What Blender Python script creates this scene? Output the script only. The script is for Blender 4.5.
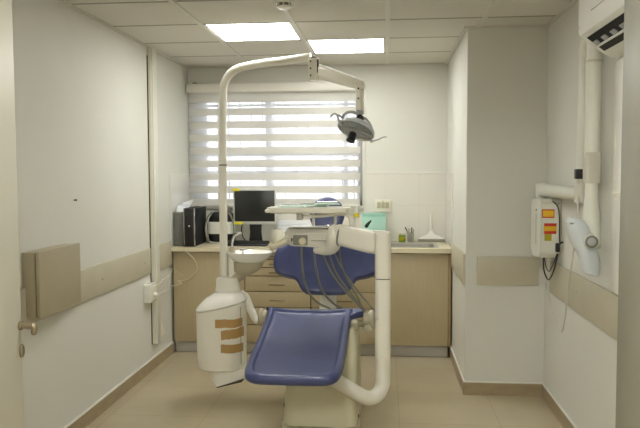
import bpy, bmesh, math, random
from mathutils import Vector, Matrix
random.seed(4)
for o in list(bpy.data.objects):
    bpy.data.objects.remove(o)
scene = bpy.context.scene
COL = scene.collection

# ------------------------------------------------------------------ camera
F, YAW, PITCH, ROLL, CZ = 695.156, 0.0938, 0.0582, -0.0037, 1.5076
cam_d = bpy.data.cameras.new('camera')
cam_d.sensor_width = 36.0
cam_d.lens = F * 36.0 / 640.0
cam = bpy.data.objects.new('camera', cam_d)
COL.objects.link(cam)
cam.matrix_world = (Matrix.Translation((0, 0, CZ)) @ Matrix.Rotation(YAW, 4, 'Z')
                    @ Matrix.Rotation(math.pi / 2 - PITCH, 4, 'X') @ Matrix.Rotation(ROLL, 4, 'Z'))
scene.camera = cam

# ------------------------------------------------------------------ daylight and exposure
scene.view_settings.view_transform = 'Standard'
scene.view_settings.look = 'None'
scene.view_settings.gamma = 1
scene.view_settings.use_curve_mapping = False
scene.view_settings.exposure = 0.66
LAMP_STRENGTH = 9.5
LAMP_COLOUR = (0.985, 0.985, 0.93, 1)
world = bpy.data.worlds.new('overcast_sky')
scene.world = world
world.use_nodes = True
wn, wl = world.node_tree.nodes, world.node_tree.links
bg = wn['Background']
tc = wn.new('ShaderNodeTexCoord'); sp = wn.new('ShaderNodeSeparateXYZ'); rp = wn.new('ShaderNodeValToRGB')
wl.new(tc.outputs['Generated'], sp.inputs[0]); wl.new(sp.outputs['Z'], rp.inputs[0]); wl.new(rp.outputs[0], bg.inputs[0])
rp.color_ramp.elements[0].position = 0.0
rp.color_ramp.elements[0].color = (0.80, 0.80, 0.86, 1)
rp.color_ramp.elements[1].position = 0.12
rp.color_ramp.elements[1].color = (0.93, 0.97, 1.0, 1)
bg.inputs[1].default_value = 2.5


# ------------------------------------------------------------------ helpers
def at(px, py, Y):
    """world point at depth Y seen at a measured position of the photograph"""
    a, b = px - 320, py - 214
    c, s = math.cos(ROLL), math.sin(ROLL)
    X, D, Z = (a * c + b * s) / F, 1.0, -(-a * s + b * c) / F
    c, s = math.cos(PITCH), math.sin(PITCH)
    Yr, z = D * c + Z * s, -D * s + Z * c
    c, s = math.cos(YAW), math.sin(YAW)
    x, y = X * c - Yr * s, X * s + Yr * c
    t = Y / y
    return Vector((x * t, Y, CZ + z * t))


def lin(c):
    return tuple(((v / 255 / 12.92) if v / 255 <= 0.04045 else ((v / 255 + 0.055) / 1.055) ** 2.4) for v in c) + (1,)


def mat(name, rgb, rough=0.5, metal=0.0, var=0.04, scale=6.0, bump=0.0, bscale=120.0, spec=0.5, coat=0.0, trans=0.0, stretch=None, alpha=1.0):
    m = bpy.data.materials.new(name); m.use_nodes = True
    n, l = m.node_tree.nodes, m.node_tree.links
    b = n['Principled BSDF']
    b.inputs['Roughness'].default_value = rough
    b.inputs['Metallic'].default_value = metal
    b.inputs['Specular IOR Level'].default_value = spec
    b.inputs['Coat Weight'].default_value = coat
    b.inputs['Coat Roughness'].default_value = 0.15
    b.inputs['Transmission Weight'].default_value = trans
    b.inputs['Alpha'].default_value = alpha
    base = lin(rgb)
    t = n.new('ShaderNodeTexCoord')
    mp = n.new('ShaderNodeMapping')
    if stretch: mp.inputs['Scale'].default_value = stretch
    l.new(t.outputs['Object'], mp.inputs[0])
    no = n.new('ShaderNodeTexNoise'); no.inputs['Scale'].default_value = scale; no.inputs['Detail'].default_value = 5
    l.new(mp.outputs[0], no.inputs['Vector'])
    r = n.new('ShaderNodeValToRGB')
    r.color_ramp.elements[0].position = 0.3; r.color_ramp.elements[1].position = 0.7
    r.color_ramp.elements[0].color = tuple(v * (1 - var) for v in base[:3]) + (1,)
    r.color_ramp.elements[1].color = tuple(min(1, v * (1 + var)) for v in base[:3]) + (1,)
    l.new(no.outputs['Fac'], r.inputs[0]); l.new(r.outputs[0], b.inputs['Base Color'])
    if bump:
        n2 = n.new('ShaderNodeTexNoise'); n2.inputs['Scale'].default_value = bscale; n2.inputs['Detail'].default_value = 3
        l.new(mp.outputs[0], n2.inputs['Vector'])
        bp = n.new('ShaderNodeBump'); bp.inputs['Strength'].default_value = bump; bp.inputs['Distance'].default_value = 0.002
        l.new(n2.outputs['Fac'], bp.inputs['Height']); l.new(bp.outputs[0], b.inputs['Normal'])
    return m


def emis(name, col, s):
    m = bpy.data.materials.new(name); m.use_nodes = True
    n, l = m.node_tree.nodes, m.node_tree.links
    n.clear()
    o = n.new('ShaderNodeOutputMaterial'); e = n.new('ShaderNodeEmission')
    e.inputs[0].default_value = col; e.inputs[1].default_value = s
    l.new(e.outputs[0], o.inputs[0])
    return m


ORG = {}


def finish(name, bm, m, parent=None, smooth=True, mats=None):
    bmesh.ops.remove_doubles(bm, verts=bm.verts, dist=1e-6)
    bmesh.ops.recalc_face_normals(bm, faces=bm.faces)
    if parent is not None:
        org = ORG[parent.name]
    else:
        xs = [v.co for v in bm.verts]
        org = Vector(((min(v.x for v in xs) + max(v.x for v in xs)) / 2, (min(v.y for v in xs) + max(v.y for v in xs)) / 2, min(v.z for v in xs)))
    for v in bm.verts: v.co -= org
    me = bpy.data.meshes.new(name)
    bm.to_mesh(me); bm.free()
    for q in (mats or [m]): me.materials.append(q)
    if smooth:
        for p in me.polygons: p.use_smooth = True
        me.set_sharp_from_angle(angle=math.radians(35))
    o = bpy.data.objects.new(name, me); COL.objects.link(o)
    if parent is not None:
        o.parent = parent
    else:
        o.location = org
    ORG[o.name] = org.copy()
    return o


def tag(o, label=None, cat=None, group=None, kind=None):
    if label: o['label'] = label
    if cat: o['category'] = cat
    if group: o['group'] = group
    if kind: o['kind'] = kind
    return o


def thing(name, loc, label, cat, group=None):
    o = bpy.data.objects.new(name, None); COL.objects.link(o)
    o.empty_display_size = 0.05
    o.location = loc
    ORG[o.name] = Vector(loc)
    return tag(o, label, cat, group)


def B(): return bmesh.new()


def box(bm, lo, hi, bev=0.0, seg=2, mi=0, mtx=None):
    lo, hi = Vector(lo), Vector(hi)
    r = bmesh.ops.create_cube(bm, size=1)
    vs = r['verts']
    for v in vs:
        v.co = Vector(((v.co.x + .5) * (hi.x - lo.x) + lo.x, (v.co.y + .5) * (hi.y - lo.y) + lo.y, (v.co.z + .5) * (hi.z - lo.z) + lo.z))
    fs = set(f for v in vs for f in v.link_faces)
    for f in fs: f.material_index = mi
    if mtx is not None:
        for v in vs: v.co = mtx @ v.co
    if bev > 0:
        es = list(set(e for v in vs for e in v.link_edges))
        bmesh.ops.bevel(bm, geom=es, offset=bev, segments=seg, affect='EDGES', profile=0.5)
    return bm


def loft(bm, rings, cap=True, mi=0, closed=True):
    R = [[bm.verts.new(p) for p in r] for r in rings]
    n = len(R[0])
    for a, b in zip(R[:-1], R[1:]):
        for i in range(n if closed else n - 1):
            f = bm.faces.new((a[i], a[(i + 1) % n], b[(i + 1) % n], b[i])); f.material_index = mi
    if cap:
        bm.faces.new(list(reversed(R[0]))).material_index = mi
        bm.faces.new(R[-1]).material_index = mi
    return bm


def catmull(pts, k=8):
    P = [Vector(p) for p in pts]
    if len(P) < 3: return P
    Q = [P[0] * 2 - P[1]] + P + [P[-1] * 2 - P[-2]]
    out = []
    for i in range(1, len(Q) - 2):
        for j in range(k):
            t = j / k
            a, b, c, d = Q[i - 1], Q[i], Q[i + 1], Q[i + 2]
            out.append(0.5 * ((2 * b) + (c - a) * t + (2 * a - 5 * b + 4 * c - d) * t * t + (3 * b - a - 3 * c + d) * t ** 3))
    out.append(P[-1])
    return out


def tube(bm, pts, r, seg=14, smooth=True, k=8, dome=False, flat=1.0):
    P = catmull(pts, k) if smooth else [Vector(p) for p in pts]
    n = len(P)
    if not isinstance(r, (list, tuple)): rr = [r] * n
    else:
        m = len(r) - 1
        rr = []
        for i in range(n):
            t = i / (n - 1) * m; j = min(int(t), m - 1); rr.append(r[j] + (r[j + 1] - r[j]) * (t - j))
    T = [(P[min(i + 1, n - 1)] - P[max(i - 1, 0)]).normalized() for i in range(n)]
    up = Vector((0, 0, 1)) if abs(T[0].z) < 0.9 else Vector((1, 0, 0))
    nrm = (up - T[0] * up.dot(T[0])).normalized()
    rings = []
    for i in range(n):
        nrm = (nrm - T[i] * nrm.dot(T[i])).normalized()
        bi = T[i].cross(nrm)
        rings.append([P[i] + (nrm * math.cos(a) + bi * math.sin(a) * flat) * rr[i] for a in [2 * math.pi * q / seg for q in range(seg)]])
    if dome:
        def dm(ring, c, d, rad):
            return [[c + (p - c) * math.cos(t) + d * rad * math.sin(t) for p in ring] for t in (0.5, 1.0, 1.4)]
        rings = list(reversed(dm(rings[0], P[0], -T[0], rr[0]))) + rings + dm(rings[-1], P[-1], T[-1], rr[-1])
    return loft(bm, rings)


def lathe(bm, prof, org, axis=(0, 0, 1), seg=32, sx=1.0, sy=1.0, cap=True):
    """prof: (radius, height) pairs along axis"""
    q = Vector((0, 0, 1)).rotation_difference(Vector(axis).normalized())
    rings = []
    for r, h in prof:
        r = max(r, 1e-4)
        rings.append([Vector(org) + q @ Vector((r * sx * math.cos(a), r * sy * math.sin(a), h)) for a in [2 * math.pi * i / seg for i in range(seg)]])
    return loft(bm, rings, cap)


def rrect(w, h, r, n=5):
    """rounded rectangle outline, centred, counter-clockwise"""
    out = []
    for cx, cy, a0 in ((w / 2 - r, h / 2 - r, 0), (-w / 2 + r, h / 2 - r, 90), (-w / 2 + r, -h / 2 + r, 180), (w / 2 - r, -h / 2 + r, 270)):
        for i in range(n + 1):
            a = math.radians(a0 + 90 * i / n)
            out.append((cx + r * math.cos(a), cy + r * math.sin(a)))
    return out


def smooth_closed(pts, k=5):
    n = len(pts); out = []
    for i in range(n):
        a, b, c, d = [Vector(pts[(i + j) % n]) for j in (-1, 0, 1, 2)]
        for j in range(k):
            t = j / k
            out.append(0.5 * ((2 * b) + (c - a) * t + (2 * a - 5 * b + 4 * c - d) * t * t + (3 * b - a - 3 * c + d) * t ** 3))
    return out


def cushion(bm, outline, rings, mp, centre=(0, 0)):
    """outline in the cushion's own plane; rings of (inset, height); mp(u, v, h) gives the 3D point"""
    cx, cy = centre
    P = [Vector((p[0], p[1])) for p in outline]
    n = len(P)
    hx = max(abs(p.x - cx) for p in P); hy = max(abs(p.y - cy) for p in P)
    R = []
    for ins, h in rings:
        R.append([Vector(mp(cx + (p.x - cx) * (1 - ins / hx), cy + (p.y - cy) * (1 - ins / hy), h)) for p in P])
    return loft(bm, R)


# ------------------------------------------------------------------ materials
M = {}
M['wall'] = mat('painted_wall', (218, 217, 208), 0.6, var=0.012, scale=3, bump=0.12, bscale=60)
M['ceiling'] = mat('ceiling_tile', (216, 211, 201), 0.8, var=0.012, scale=4, bump=0.2, bscale=300)
M['ceilgap'] = mat('ceiling_gap', (70, 66, 58), 0.9)
M['tbar'] = mat('ceiling_bar', (212, 208, 198), 0.45, var=0.02)
M['rail'] = mat('wall_guard_laminate', (194, 187, 166), 0.5, var=0.03)
M['base'] = mat('skirting_tile', (163, 146, 116), 0.35, var=0.10, scale=9, stretch=(1, 1, 3))
M['basecap'] = mat('skirting_cap', (224, 221, 212), 0.4)
M['cab'] = mat('cabinet_laminate', (184, 169, 136), 0.42, var=0.03, scale=10, stretch=(6, 1, .6))
M['cabedge'] = mat('cabinet_edge', (158, 136, 98), 0.5)
M['dark'] = mat('cabinet_shadow_gap', (60, 48, 34), 0.8)
M['counter'] = mat('countertop', (220, 209, 180), 0.3, var=0.03, scale=40)
M['kick'] = mat('brushed_kick', (200, 196, 187), 0.45, metal=0.05, var=0.06, scale=4, stretch=(1, 1, 30))
M['unit'] = mat('unit_plastic', (234, 230, 217), 0.32, var=0.02, coat=0.25)
M['unitgrey'] = mat('unit_plastic_grey', (206, 202, 188), 0.42, var=0.03)
M['olive'] = mat('pedestal_plastic', (206, 201, 172), 0.4, var=0.03)
M['white'] = mat('glossy_white', (236, 234, 226), 0.16, var=0.01, coat=0.5)
M['xray'] = mat('xray_plastic', (226, 226, 214), 0.35, var=0.02, coat=0.2)
M['xhead'] = mat('xray_head_plastic', (206, 212, 216), 0.32, var=0.02, coat=0.3)
M['blue'] = mat('blue_vinyl', (63, 71, 116), 0.36, var=0.07, scale=14, bump=0.25, bscale=260, spec=0.5, coat=0.12)
M['bluedark'] = mat('blue_vinyl_edge', (40, 46, 92), 0.4, var=0.05, bump=0.2, bscale=260)
M['hose'] = mat('grey_hose', (126, 125, 113), 0.45, var=0.05)
M['steel'] = mat('steel', (190, 187, 178), 0.32, metal=0.7, var=0.05)
M['chrome'] = mat('satin_chrome', (190, 190, 190), 0.2, metal=1.0)
M['lampgrey'] = mat('lamp_grey', (178, 181, 182), 0.3, metal=0.2, var=0.03)
M['pcside'] = mat('matt_black', (30, 31, 33), 0.6, spec=0.2)
M['hub'] = mat('tan_plastic', (176, 168, 144), 0.45)
M['handle'] = mat('handle_metal', (140, 128, 104), 0.4, metal=0.6)
M['acwhite'] = mat('satin_white', (232, 232, 226), 0.5, var=0.01, spec=0.3)
M['black'] = mat('black_plastic', (22, 22, 24), 0.38, var=0.08)
M['screen'] = mat('screen', (34, 36, 34), 0.28, var=0.02)
M['bezel'] = mat('silver_bezel', (205, 205, 200), 0.35, var=0.02)
M['greycase'] = mat('grey_case', (116, 118, 114), 0.3, var=0.06, coat=0.4)
M['yellow'] = mat('yellow_tape', (226, 214, 60), 0.5)
M['orange'] = mat('yellow_sticker', (232, 186, 30), 0.45)
M['red'] = mat('red_sticker', (196, 36, 24), 0.45)
M['olivegreen'] = mat('green_sticker', (170, 160, 20), 0.45)
M['tape'] = mat('brown_tape', (178, 142, 88), 0.5, var=0.12, scale=50, stretch=(1, 1, 5))
M['mint'] = mat('mint_box', (172, 214, 200), 0.45, var=0.03)
M['teal'] = mat('teal_packet', (182, 204, 190), 0.3, var=0.16, scale=60)
M['wallbox'] = mat('wall_box', (172, 162, 136), 0.42, var=0.04)
M['socket'] = mat('socket_plastic', (228, 224, 208), 0.4)
M['beige'] = mat('socket_insert', (178, 170, 142), 0.5)
M['green'] = mat('green_jar', (120, 150, 40), 0.3, var=0.1)
M['paper'] = mat('paper', (226, 228, 232), 0.6, var=0.02)
M['bone'] = mat('bone_plastic', (206, 198, 172), 0.4, var=0.03)
M['doorpaint'] = mat('door_paint', (192, 188, 172), 0.4, var=0.01)
M['frame'] = mat('frame_paint', (122, 119, 105), 0.4, var=0.02)
M['lens'] = mat('lamp_shield', (240, 242, 244), 0.06, var=0.01, trans=0.85, coat=0.3)
M['mirror'] = mat('lamp_reflector', (232, 232, 230), 0.2, metal=0.15, var=0.02, coat=0.5)
M['corridor_fill'] = emis('corridor_fill_panel', LAMP_COLOUR, LAMP_STRENGTH * 4.8)  # extra-strong glow for the fill panel added in the corridor
M['lamp_on'] = emis('led_panel', LAMP_COLOUR, LAMP_STRENGTH)
M['sheer'] = None


def fabric(name, rgb, transp, transl):
    m = bpy.data.materials.new(name); m.use_nodes = True
    n, l = m.node_tree.nodes, m.node_tree.links; n.clear()
    o = n.new('ShaderNodeOutputMaterial')
    d = n.new('ShaderNodeBsdfDiffuse'); t = n.new('ShaderNodeBsdfTranslucent'); x = n.new('ShaderNodeBsdfTransparent')
    no = n.new('ShaderNodeTexNoise'); no.inputs['Scale'].default_value = 60
    r = n.new('ShaderNodeValToRGB'); c = lin(rgb)
    r.color_ramp.elements[0].color = tuple(v * .96 for v in c[:3]) + (1,); r.color_ramp.elements[1].color = c
    l.new(no.outputs['Fac'], r.inputs[0]); l.new(r.outputs[0], d.inputs[0]); l.new(r.outputs[0], t.inputs[0])
    a = n.new('ShaderNodeMixShader'); b = n.new('ShaderNodeMixShader')
    a.inputs[0].default_value = transl; b.inputs[0].default_value = transp
    l.new(d.outputs[0], a.inputs[1]); l.new(t.outputs[0], a.inputs[2])
    l.new(a.outputs[0], b.inputs[1]); l.new(x.outputs[0], b.inputs[2]); l.new(b.outputs[0], o.inputs[0])
    return m


M['band'] = fabric('blind_band', (230, 228, 221), 0.04, 0.33)
M['sheer'] = fabric('blind_sheer', (226, 226, 228), 0.55, 0.35)


def tile_mat(name, rgb, grout, sx, sz, ox, oz, gw, rough, axes='XY', var=0.06, nscale=2.5, coat=0.0):
    """tile joints from world-size coordinates"""
    m = mat(name, rgb, rough, var=var, scale=nscale, coat=coat)
    n, l = m.node_tree.nodes, m.node_tree.links
    b = n['Principled BSDF']
    src = b.inputs['Base Color'].links[0].from_socket
    g = n.new('ShaderNodeNewGeometry'); s = n.new('ShaderNodeSeparateXYZ'); l.new(g.outputs['Position'], s.inputs[0])

    def joint(sock, size, off):
        a = n.new('ShaderNodeMath'); a.operation = 'SUBTRACT'; a.inputs[1].default_value = off - size * 50; l.new(sock, a.inputs[0])
        md = n.new('ShaderNodeMath'); md.operation = 'MODULO'; md.inputs[1].default_value = size; l.new(a.outputs[0], md.inputs[0])
        c = n.new('ShaderNodeMath'); c.operation = 'LESS_THAN'; c.inputs[1].default_value = gw; l.new(md.outputs[0], c.inputs[0])
        return c.outputs[0]
    j1 = joint(s.outputs[axes[0]], sx, ox); j2 = joint(s.outputs[axes[1]], sz, oz)
    mx = n.new('ShaderNodeMath'); mx.operation = 'MAXIMUM'; l.new(j1, mx.inputs[0]); l.new(j2, mx.inputs[1])
    mix = n.new('ShaderNodeMix'); mix.data_type = 'RGBA'
    l.new(mx.outputs[0], mix.inputs['Factor']); l.new(src, mix.inputs['A']); mix.inputs['B'].default_value = lin(grout)
    l.new(mix.outputs['Result'], b.inputs['Base Color'])
    return m


M['floor'] = tile_mat('floor_tile', (182, 169, 142), (163, 150, 123), 0.6, 0.6, 0.085, 4.148, 0.004, 0.2, 'XY', 0.05, 3.0)
M['backtile'] = tile_mat('wall_tile', (224, 221, 211), (214, 210, 199), 0.3, 0.3, 0.3, 0.02, 0.003, 0.22, 'XZ', 0.015, 2.0)
M['sidetile'] = tile_mat('side_wall_tile', (222, 220, 212), (212, 209, 199), 0.3, 0.3, 0.0, 0.02, 0.003, 0.22, 'YZ', 0.015, 2.0)

# ------------------------------------------------------------------ room shell
XL, XR, YB, XP, YP, H = -1.79, 1.064, 6.24, 0.542, 4.736, 2.471
YF = 1.50                       # inner face of the doorway wall


def struct(name, bm, m, parent=None, smooth=False):
    o = finish(name, bm, m, parent, smooth)
    if parent is None: o['kind'] = 'structure'
    return o


struct('floor', box(B(), (-2.05, -1.25, -.1), (1.45, YB + .15, 0)), M['floor'])
struct('wall_left', box(B(), (XL - .12, YF, 0), (XL, YB + .12, 2.6)), M['wall'])
struct('wall_right', box(B(), (XR, YF, 0), (XR + .12, YP, 2.6)), M['wall'])
struct('wall_pillar', box(B(), (XP, YP, 0), (XR + .12, YB + .12, 2.6)), M['wall'])
WX0, WX1, WZ0, WZ1 = -1.70, -0.205, 1.215, 2.25
bm = B()
for lo, hi in (((XL, YB, 0), (XP, YB + .18, WZ0)), ((XL, YB, WZ1), (XP, YB + .18, 2.6)),
               ((XL, YB, WZ0), (WX0, YB + .18, WZ1)), ((WX1, YB, WZ0), (XP, YB + .18, WZ1))):
    box(bm, lo, hi)
struct('wall_back', bm, M['wall'])
# doorway wall the camera looks through
DX0, DX1, DZ = -1.27, 0.555, 2.32
bm = B()
box(bm, (XL - .12, YF - .12, 0), (DX0, YF, 2.6)); box(bm, (DX1, YF - .12, 0), (XR + .12, YF, 2.6)); box(bm, (DX0, YF - .12, DZ), (DX1, YF, 2.6))
struct('wall_front', bm, M['wall'])
bm = B()
box(bm, (DX0, YF - .15, 0), (DX0 + .035, YF + .02, DZ), .004); box(bm, (DX1 - .063, YF - .15, 0), (DX1, YF + .02, DZ), .006); box(bm, (DX0, YF - .15, DZ - .035), (DX1, YF + .02, DZ), .004)
struct('trim_1', bm, M['frame'], smooth=True)

# unseen corridor behind the camera, added to limit sky light through the doorway
KX0, KX1, KY = -1.95, 1.35, -1.15
struct('wall_added_corridor', box(B(), (KX0, KY - .1, 0), (KX1, KY, 2.6)), M['wall'])
struct('wall_added_corridor_left', box(B(), (KX0 - .1, KY - .1, 0), (KX0, YF - .12, 2.6)), M['wall'])
struct('wall_added_corridor_right', box(B(), (KX1, KY - .1, 0), (KX1 + .1, YF - .12, 2.6)), M['wall'])
struct('ceiling_added_corridor', box(B(), (KX0 - .1, KY - .1, H), (KX1 + .1, YF - .12, H + .1)), M['ceiling'])

# ceiling: tiles between main bars, shadow lines painted between the rows
C3, RA, G = 0.0127, 4.4532, 0.6
lamp_cells = [(-2, 0), (-1, 1), (-1, -4)]     # (column, row) of the lit panels; last one is added, unseen, for front fill
bm = B()
i0 = int(math.floor((XL - C3) / G)); i1 = int(math.ceil((XR - C3) / G))
j0 = int(math.floor((YF - RA) / G)); j1 = int(math.ceil((YB - RA) / G))
for i in range(i0, i1):
    for j in range(j0, j1):
        if (i, j) in lamp_cells: continue
        x0, x1 = max(C3 + i * G + .010, XL), min(C3 + (i + 1) * G - .010, XR)
        y0, y1 = max(RA + j * G + .005, YF), min(RA + (j + 1) * G - .005, YB)
        if x1 - x0 < .02 or y1 - y0 < .02: continue
        box(bm, (x0, y0, H), (x1, y1, H + .004))
ceil = struct('ceiling', bm, M['ceiling'])
struct('ceiling_void', box(B(), (XL - .12, YF - .12, H + .018), (XR + .12, YB + .12, H + .1)), M['ceilgap'], ceil)
bm = B()
for i in range(i0 + 1, i1):
    x = C3 + i * G
    y1 = YB if x < XP else YP
    box(bm, (x - .015, YF, H - .006), (x + .015, y1, H + .010), .001, 1)
struct('ceiling_bar', bm, M['tbar'], ceil)
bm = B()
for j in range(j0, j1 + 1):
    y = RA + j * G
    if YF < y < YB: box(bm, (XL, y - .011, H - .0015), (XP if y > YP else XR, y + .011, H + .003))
struct('ceiling_row_shadow', bm, mat('row_shadow_grey', (158, 152, 140), .7), ceil)  # strips coloured dark to give the shadow gap at each tile row edge
bm = B()
t = .022
box(bm, (XL, YF, H - .012), (XL + t, YB, H)); box(bm, (XR - t, YF, H - .012), (XR, YP, H)); box(bm, (XP - t, YP - t, H - .012), (XP, YB, H))
box(bm, (XP, YP - t, H - .012), (XR, YP, H)); box(bm, (XL, YB - t, H - .012), (XP, YB, H))
struct('ceiling_edge_trim', bm, M['tbar'], ceil)

names = {(-2, 0): 'lit square ceiling panel on the left, nearer the camera', (-1, 1): 'lit square ceiling panel on the right, nearer the window',
         (-1, -4): 'added out-of-view ceiling panel just inside the entrance, lighting the front'}
for (i, j) in lamp_cells:
    x0, x1, y0, y1 = C3 + i * G + .017, C3 + (i + 1) * G - .017, RA + j * G + .008, RA + (j + 1) * G - .008
    L = thing('ceiling_light', ((x0 + x1) / 2, (y0 + y1) / 2, H), names[(i, j)], 'ceiling light', 'ceiling light panels')
    bm = B()
    for lo, hi in (((x0, y0, H - .001), (x0 + .012, y1, H + .012)), ((x1 - .012, y0, H - .001), (x1, y1, H + .012)),
                   ((x0, y0, H - .001), (x1, y0 + .012, H + .012)), ((x0, y1 - .012, H - .001), (x1, y1, H + .012))):
        box(bm, lo, hi)
    finish('frame', bm, M['tbar'], L, False)
    finish('diffuser', box(B(), (x0 + .012, y0 + .012, H + .002), (x1 - .012, y1 - .012, H + .008)), M['lamp_on'], L, False)

KL = thing('ceiling_light', (-.35, .1, H - .02), 'added unseen ceiling panel in the corridor, brightening the front of the room', 'ceiling light', 'ceiling light panels')  # unseen panel added to light the front of the scene
finish('frame', box(B(), (-.66, -.21, H - .016), (-.04, .41, H - .001), .003), M['tbar'], KL)
finish('diffuser', box(B(), (-.63, -.18, H - .022), (-.07, .38, H - .016)), M['corridor_fill'], KL, False)

# skirting
SK, ST = 0.085, 0.012


def skirting(name, lo, hi, capl, caph):
    o = struct(name, box(B(), lo, hi), M['base'])
    struct('skirting_cap', box(B(), capl, caph), M['basecap'], o)


skirting('baseboard_left', (XL, YF, 0), (XL + ST, 5.66, SK), (XL, YF, SK), (XL + ST, 5.66, SK + .008))
skirting('baseboard_right', (XR - ST, YF, 0), (XR, YP, SK), (XR - ST, YF, SK), (XR, YP, SK + .008))
skirting('baseboard_pillar', (XP, YP - ST, 0), (XR - ST, YP, SK), (XP, YP - ST, SK), (XR - ST, YP, SK + .008))
skirting('baseboard_side', (XP - ST, YP - ST, 0), (XP, 5.70, SK), (XP - ST, YP - ST, SK), (XP, 5.70, SK + .008))

# tiled splashback with a projecting top edge
bm = B()
box(bm, (-.185, YB - .010, .902), (XP, YB, 1.50)); box(bm, (XL + .01, YB - .010, .902), (-.185, YB, WZ0 - .03))
struct('trim_2', bm, M['backtile'])
struct('trim_3', box(B(), (-.185, YB - .014, 1.50), (XP, YB, 1.518), .003), M['basecap'])
struct('trim_4', box(B(), (XL, 5.655, .902), (XL + .010, YB, 1.50)), M['sidetile'])
struct('trim_5', box(B(), (XP - .010, 5.70, .902), (XP, YB - .014, 1.50)), M['sidetile'])

# window: frame, sashes, outside security bars, sill
win = tag(bpy.data.objects.new('window_1', None), kind='structure'); COL.objects.link(win); win.location = ((WX0 + WX1) / 2, YB + .1, WZ0); ORG['window_1'] = win.location.copy()
bm = B()
fy0, fy1 = YB + .05, YB + .10
for lo, hi in (((WX0, fy0, WZ0), (WX0 + .05, fy1, WZ1)), ((WX1 - .05, fy0, WZ0), (WX1, fy1, WZ1)), ((WX0, fy0, WZ0), (WX1, fy1, WZ0 + .05)), ((WX0, fy0, WZ1 - .04), (WX1, fy1, WZ1)),
               ((-1.09, fy0, WZ0), (-1.03, fy1, WZ1)), ((-.375, fy0, WZ0), (-.335, fy1, WZ1))):
    box(bm, lo, hi, .004)
finish('window_frame', bm, M['lampgrey'], win)
glass = mat('window_glass', (250, 252, 252), 0.02, trans=1.0); glass.node_tree.nodes['Principled BSDF'].inputs['IOR'].default_value = 1.01
finish('pane', box(B(), (WX0 + .05, fy0 + .02, WZ0 + .05), (WX1 - .05, fy0 + .026, WZ1 - .04)), glass, win, False)
bm = B()
x = WX0 + .02
while x < WX1:
    box(bm, (x - .006, YB + .22, WZ0 - .05), (x + .006, YB + .232, WZ1 + .05)); x += .107
z = WZ0
while z < WZ1 + .05:
    box(bm, (WX0 - .05, YB + .215, z - .010), (WX1 + .05, YB + .225, z + .010)); z += .155
finish('security_bars', bm, M['hose'], win, False)
finish('window_sill', box(B(), (XL + .012, YB - .03, WZ0 - .03), (WX1 + .01, YB + .06, WZ0), .004), M['basecap'], win)
finish('reveal_edge', box(B(), (WX1, YB - .012, WZ0), (WX1 + .028, YB, WZ1 + .03), .003), M['basecap'], win)

# door leaf opened into the room on the left
DY0, DY1, DXF = 1.54, 2.225, -1.225
door = tag(bpy.data.objects.new('door_1', None), kind='structure'); COL.objects.link(door); door.location = (DXF - .02, DY0, 0); ORG['door_1'] = door.location.copy()
finish('door_leaf', box(B(), (DXF - .042, DY0, .008), (DXF, DY1, DZ - .05), .006), M['doorpaint'], door)
bm = B()
hy, hz = DY1 - .012, 1.0
lathe(bm, [(.016, 0), (.016, .006), (.012, .008), (.010, .010), (.010, .045)], (DXF, hy, hz), (1, 0, 0), 20)
tube(bm, [(DXF + .030, hy, hz), (DXF + .044, hy, hz + .001), (DXF + .050, hy, hz - .008), (DXF + .048, hy, hz - .024)], [.009, .010, .010, .009], 10, dome=True)
finish('door_handle', bm, M['handle'], door)
bm = B()
lathe(bm, [(.011, 0), (.011, .006), (.008, .010), (.003, .011)], (DXF, hy, hz - .086), (1, 0, 0), 20, sx=2.1)
finish('keyhole_plate', bm, M['handle'], door)

# ------------------------------------------------------------------ wall guards
RZ0, RZ1 = .755, .947


def guard(lo, hi, label, screws=()):
    g = thing('wall_guard', ((lo[0] + hi[0]) / 2, (lo[1] + hi[1]) / 2, lo[2]), label, 'wall guard', 'beige wall guard boards')
    finish('board', box(B(), lo, hi, .004), M['rail'], g)
    for p, ax in screws:
        finish('screw_cap', lathe(B(), [(.009, 0), (.008, .003), (.003, .0045)], p, ax, 12), M['steel'], g)


guard((XL, 1.6, RZ0), (XL + .018, 5.11, RZ1), 'long beige wall guard board along the left wall', [((XL + .018, 4.20, .85), (1, 0, 0)), ((XL + .018, 4.98, .85), (1, 0, 0))])
guard((XL, 5.29, RZ0), (XL + .018, 5.64, RZ1), 'short beige wall guard board between the cable duct and the counter')
guard((.614, YP - .018, RZ0), (1.02, YP, RZ1), 'square-ended beige wall guard board on the pillar front', [((.715, YP - .018, .855), (0, -1, 0)), ((.915, YP - .018, .848), (0, -1, 0))])
guard((XP - .018, 4.76, RZ0), (XP, 5.60, RZ1 + .012), 'pale wall guard board on the pillar side next to the counter')
guard((XR - .018, 1.6, RZ0 - .01), (XR, 4.53, RZ1), 'long beige wall guard board along the right wall', [((XR - .018, 3.9, .85), (-1, 0, 0)), ((XR - .018, 3.1, .85), (-1, 0, 0))])

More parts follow.
